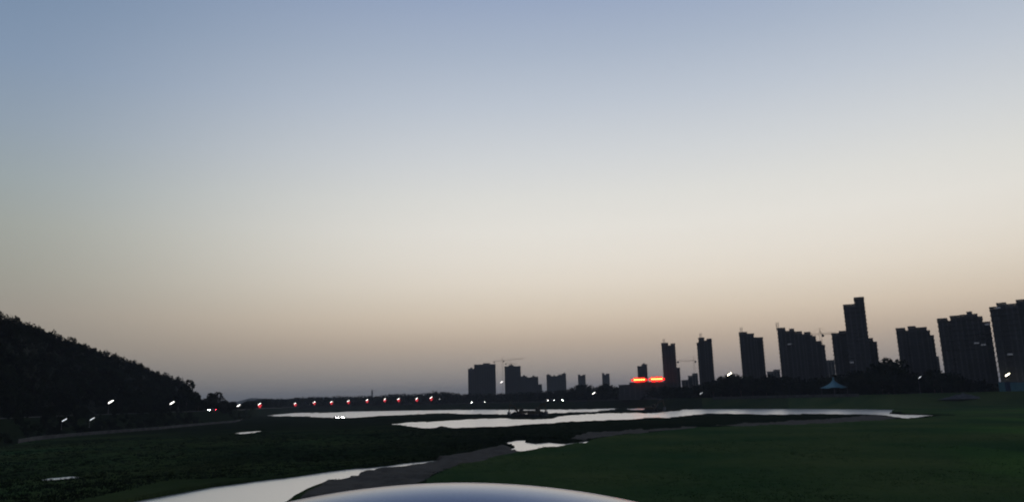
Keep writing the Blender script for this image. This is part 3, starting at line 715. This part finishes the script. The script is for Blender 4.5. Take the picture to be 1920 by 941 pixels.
# ------------------------------------------------------------------ tower cranes
def crane(px, ybase_r, ytop, jl, jr, r, label, yj=None):
    a = azi(px, ytop); C = at_range(a, r, BANK); Z = z_at(px, ytop, r)-BANK
    k = r/F; xl, xr = (jl[0]-px)*k, (jr[0]-px)*k; zl, zr_ = z_at(jl[0], jl[1], r)-BANK, z_at(jr[0], jr[1], r)-BANK
    e = empty('tower_crane', label, 'crane', C, -a)
    def lattice(b, p, q, w, step, t_=.11):
        p, q = Vector(p), Vector(q); d = q-p; n = max(2, int(d.length/step)); s_ = Vector((0,0,1)) if abs(d.normalized().z) < .8 else Vector((1,0,0)); o_ = Vector((0,w,0))
        ch = [s_*(-w/2)-o_/2, s_*(-w/2)+o_/2, s_*(w/2)-o_/2, s_*(w/2)+o_/2]
        for c_ in ch: b.tube(p+c_, q+c_, t_, n=4)
        for i in range(n):
            A_ = p+d*i/n; B_ = p+d*(i+1)/n; u, v = (ch[0], ch[2]) if i % 2 else (ch[2], ch[0])
            b.tube(A_+u, B_+v, t_*.7, n=4)
    b = MB(); lattice(b, (0,0,0), (0,0,Z), 1.7, 2.2); b.build('mast', MT['crane'], e)
    zj = (zl*xr - zr_*xl)/(xr-xl) if xr != xl else Z
    zj = min(zj, Z-2) if False else zj
    b = MB(); lattice(b, (.9,0,zj), (xr,0,zr_), 1.2, 2.0, .09); b.build('jib', MT['crane'], e)
    b = MB(); lattice(b, (-.9,0,zj), (xl,0,zl), 1.2, 2.0, .09); cj = b.build('counter_jib', MT['crane'], e)
    b = MB(); b.box(-.9,.9,-.7,.7,-2.2,-.2); b.build('counterweight', MT['concrete'], cj, loc=(xl*.85,0,zl))
    b = MB(); b.box(.9,2.6,-.8,.8,-2.4,-.4); b.build('cab', MT['steel'], e, loc=(0,-1.2,zj))
    b = MB(); b.tube((0,0,zj), (0,0,zj+5), .35, .12, 4); b.tube((0,0,zj+5), (xr*.7,0,zj+(zr_-zj)*.7+.6), .06, n=4); b.tube((0,0,zj+5), (xl*.9,0,zl+.6), .06, n=4); b.build('apex', MT['crane'], e)
    return e
crane(942, 0, 673, (924,677.5), (982,671.5), 1150, 'thin tower crane with a long jib over the gap of the centre blocks')
crane(957, 0, 681.5, (947,681), (970,682), 1250, 'small second crane seen over the roof of the square block')
crane(1537.5, 0, 620, (1520,627), (1562,624.5), 640, 'tower crane with a level jib between the broad block and the tallest tower')
crane(1301, 0, 675, (1268,677), (1306,675.5), 900, 'faint crane with its jib between the first two slim towers')

# ------------------------------------------------------------------ excavators on the spit
def excavator():
    e = empty('excavator', 'x', 'excavator', (0,0,0))
    for s_ in (-1, 1):
        b = MB(); b.prism([(-2,.1),(-1.6,0),(1.6,0),(2,.1),(2.2,.5),(2,.85),(1.6,.95),(-1.6,.95),(-2,.85),(-2.2,.5)], s_*1.35-.3, s_*1.35+.3)
        b.build('track', MT['black'], e)
    b = MB(); b.box(-1.1,1.1,-1.05,1.05,.5,1.1); b.build('undercarriage', MT['steel'], e)
    b = MB(); b.prism([(-2.6,1.15),(1.5,1.15),(1.5,1.9),(.1,2.2),(-2.2,2.3),(-2.7,2.0)], -1.3, 1.3); b.build('body', MT['yellow'], e)
    b = MB(); b.prism([(.0,1.9),(1.5,1.9),(1.4,2.9),(1.0,3.2),(.05,3.2)], .25, 1.3); cb = b.build('cab', MT['yellow'], e)
    b = MB(); b.prism([(.2,2.15),(1.3,2.15),(1.22,2.85),(.95,3.05),(.2,3.05)], .22, 1.33); b.build('cab_window', MT['carglass'], cb)
    b = MB(); b.prism([(1.2,1.5),(1.6,1.4),(3.6,3.9),(5.5,4.5),(5.5,4.9),(3.2,4.5)], -.3, .1); b.build('boom', MT['yellow'], e)
    b = MB(); b.prism([(5.2,5.1),(5.7,5.0),(6.3,1.9),(6.0,1.85)], -.25, .05); b.build('stick', MT['yellow'], e)
    b = MB(); b.prism([(5.5,1.9),(6.4,2.0),(6.6,1.2),(6.1,.6),(5.4,.7),(5.9,1.2)], -.65, .45); b.build('bucket', MT['steel'], e)
    b = MB(); b.tube((1.8,-.45,1.4), (3.3,-.4,3.3), .12); b.tube((3.9,-.1,4.9), (5.3,-.1,5.3), .1); b.build('hydraulic_cylinder', MT['steel'], e)
    return e
ex = excavator()
def put_ex(o, px, py, label, rz, sc=1.0):
    P_ = on(px, py, .5); o.location = (P_.x, P_.y, hz(P_.x, P_.y)-.1); o.rotation_euler = (0,0,rz); o.scale = (sc,)*3; tag(o, label, 'excavator')
put_ex(ex, 978, 779.5, 'dark excavator on the spit with its arm to the left, left of two', rad(215), 1.5)
put_ex(copy_tree(ex), 1003, 780.5, 'dark excavator on the spit with its arm to the right, right of two', rad(-50), 1.6)
put_ex(copy_tree(ex), 1222, 771.5, 'third excavator near the bank below the right red sign', rad(-35), 1.5)

def mound(px, py, w, d, h, m, label, name='earth_mound', cat='mound', seed=1, z=None):
    P_ = on(px, py, .5) if z is None else at_range(azi(px), float(toe(azi(px)))+z, 0)
    n1, n2 = 28, 14; rows = []
    for i in range(n2):
        rr_ = i/(n2-1); row = []
        for j in range(n1):
            a = 2*math.pi*j/n1; x, y = math.cos(a)*rr_*w, math.sin(a)*rr_*d
            f = float(fbm(np.array([x/1.5+seed*7]), np.array([y/1.5]), seed)[0])
            row.append((x, y, h*(1-sstep(0,1,rr_))*(.6+.8*f) - .15*rr_))
        rows.append(row)
    b = MB(); b.quadgrid(rows, True); o = b.build(name, m, None, True, loc=(P_.x, P_.y, hz(P_.x, P_.y)-.05)); return tag(o, label, cat)
mound(1012, 780, 6.5, 5, 3.2, MT['hill'], 'dark spoil heap right of the right excavator on the spit', seed=2)
mound(966, 779, 6, 5, 2.6, MT['hill'], 'dark spoil heap under the left excavator arm', seed=5)
mound(1232, 771, 8, 5, 3.2, MT['hill'], 'dark heap beside the third excavator at the water edge', seed=3)
mound(828, 803.5, 3.6, 3, 1.2, MT['hill'], 'small dark mound on the near shore of the wide water', seed=4)
mound(1803, 740, 15, 5, 2.6, MT['rubble'], 'long grey rubble heap before the very wide block at the right', 'rubble_heap', 'rubble heap', 6, z=26)

# ------------------------------------------------------------------ tent and blue site fence
r = float(toe(azi(1565)))+44; zb = BANK; a = azi(1565)
e = empty('canopy_tent', 'pale teal peaked canopy tent on the bank below the tallest tower', 'tent', at_range(a, r, zb), -a)
px2m = r/F; Wt = 20*px2m; zt = z_at(1565,706,r)-zb; ze = z_at(1565,727,r)-zb
P = []
for k in range(9):
    u = k/8; rr_ = Wt*(u**1.5*.93+.02); row = []
    for j in range(32):
        an = 2*math.pi*j/32; sc_ = 1+.16*u*math.cos(an*4); row.append((math.cos(an)*rr_*sc_, math.sin(an)*rr_*sc_, zt+(ze-zt)*u**.62 - .5*u*(math.cos(an*4+math.pi)*.5)))
    P.append(row)
b = MB(); b.quadgrid(P, True); cn = b.build('canopy', MT['canvas'], e, True); md = cn.modifiers.new('t','SOLIDIFY'); md.thickness = .05
b = MB(); b.tube((0,0,0), (0,0,zt+.4), .12, .07, 8); b.build('mast', MT['steel'], e)
for j in range(4):
    an = j*math.pi/2; b = MB(); b.tube((math.cos(an)*Wt,math.sin(an)*Wt,0), (math.cos(an)*Wt,math.sin(an)*Wt,ze), .09); b.build('leg', MT['steel'], e)

def hoard(p0, p1, s, ytop, m, label):
    a = azi((p0+p1)/2); r = float(toe(a))+s; W = (p1-p0)/F*r; H = max(1.6, z_at((p0+p1)/2, ytop, r)-BANK)
    e = empty('site_fence', label, 'fence', at_range(a, r, BANK), -a); n = max(2, int(W/2.2))
    b = MB()
    for k in range(n*4):
        x = -W/2+W*k/(n*4); b.box(x, x+W/(n*4)*.9, (k%2)*.05, .05+(k%2)*.05, .15, H)
    b.build('panel', MT[m], e)
    for k in range(n+1): q = MB(); x = -W/2+W*k/n; q.box(x-.05,x+.05,.12,.22,0,H+.1); q.build('post', MT['steel'], e)
hoard(1876, 1888, 24, 716, 'canvas', 'short pale teal site fence left of the dark blue one')
hoard(1889, 1905, 23, 715.5, 'blue', 'dark blue site fence below the warm lamp at the right')
hoard(1908, 1960, 24, 716, 'canvas', 'pale teal site fence running out of the right edge')

# ------------------------------------------------------------------ weeds and tussocks
def tufts(n, name, rlo, rhi, a0, a1, hh, cond, label, cat, m):
    g = np.random.default_rng(5 + n); inv = g.uniform(1/rhi, 1/rlo, n*6); R = 1/inv; A = g.uniform(rad(a0), rad(a1), n*6)
    X, Y = R*np.sin(A), R*np.cos(A); mk = masks(X[None], Y[None]); ok = cond(mk, X, Y); Z = height(X[None], Y[None], mk)[0]
    idx = np.nonzero(ok)[0][:n]; out_ = []
    for q in range(7):
        dx, dy = g.normal(size=len(idx))*.35, g.normal(size=len(idx))*.35; h = hh*g.uniform(.4,1.1,len(idx))*(.6+.8*vn(X[idx]/9, Y[idx]/9, 77)); an = g.uniform(0, 6.28, len(idx)); w = .05+R[idx]*.00035
        lx, ly = g.normal(size=len(idx))*.18, g.normal(size=len(idx))*.18
        bx, by, bz = X[idx]+dx, Y[idx]+dy, Z[idx]-.05
        out_.append(np.stack([np.stack([bx-np.cos(an)*w, by-np.sin(an)*w, bz],-1), np.stack([bx+np.cos(an)*w, by+np.sin(an)*w, bz],-1), np.stack([bx+lx, by+ly, bz+h],-1)],1))
    V = np.concatenate(out_).reshape(-1,3); return stuff(np_mesh(name, V, np.arange(len(V)).reshape(-1,3), m), label, cat)
tufts(7000, 'rough_grass', 80, 300, -36, 5, .3, lambda mk, X, Y: ((Y > 105) | (X < -48)) & (~mk[0][0]) & (~mk[1][0]) & (~mk[2][0]) & (~mk[3][0]), 'dark rough grass tussocks on the left flood plain', 'grass', mat('weed_dark', (.009,.016,.008), .9, var=.4, scale=.1, spec=.0))
tufts(9000, 'meadow_grass', 64, 260, -8, 37, .14, lambda mk, X, Y: mk[3][0], 'short green grass of the meadow at the right', 'grass', mat('meadow', (.036,.072,.026), .9, var=.3, scale=.1, spec=.0))

# ------------------------------------------------------------------ haze: even thin air round the whole place
b = MB(); b.box(-8200, 8200, -8200, 8200, -2.5, 125)
hm = D.materials.new('haze'); hm.use_nodes = True; t = hm.node_tree; t.nodes.clear()
o_ = t.nodes.new('ShaderNodeOutputMaterial'); pv = t.nodes.new('ShaderNodeVolumePrincipled')
pv.inputs['Color'].default_value = (.80,.86,.95,1); pv.inputs['Density'].default_value = 1.25e-4; pv.inputs['Anisotropy'].default_value = 0.0
t.links.new(pv.outputs[0], o_.inputs['Volume'])
hzb = b.build('haze', hm); hzb['kind'] = 'stuff'; hzb['label'] = 'thin grey dusk haze over the far bank'; hzb['category'] = 'haze'
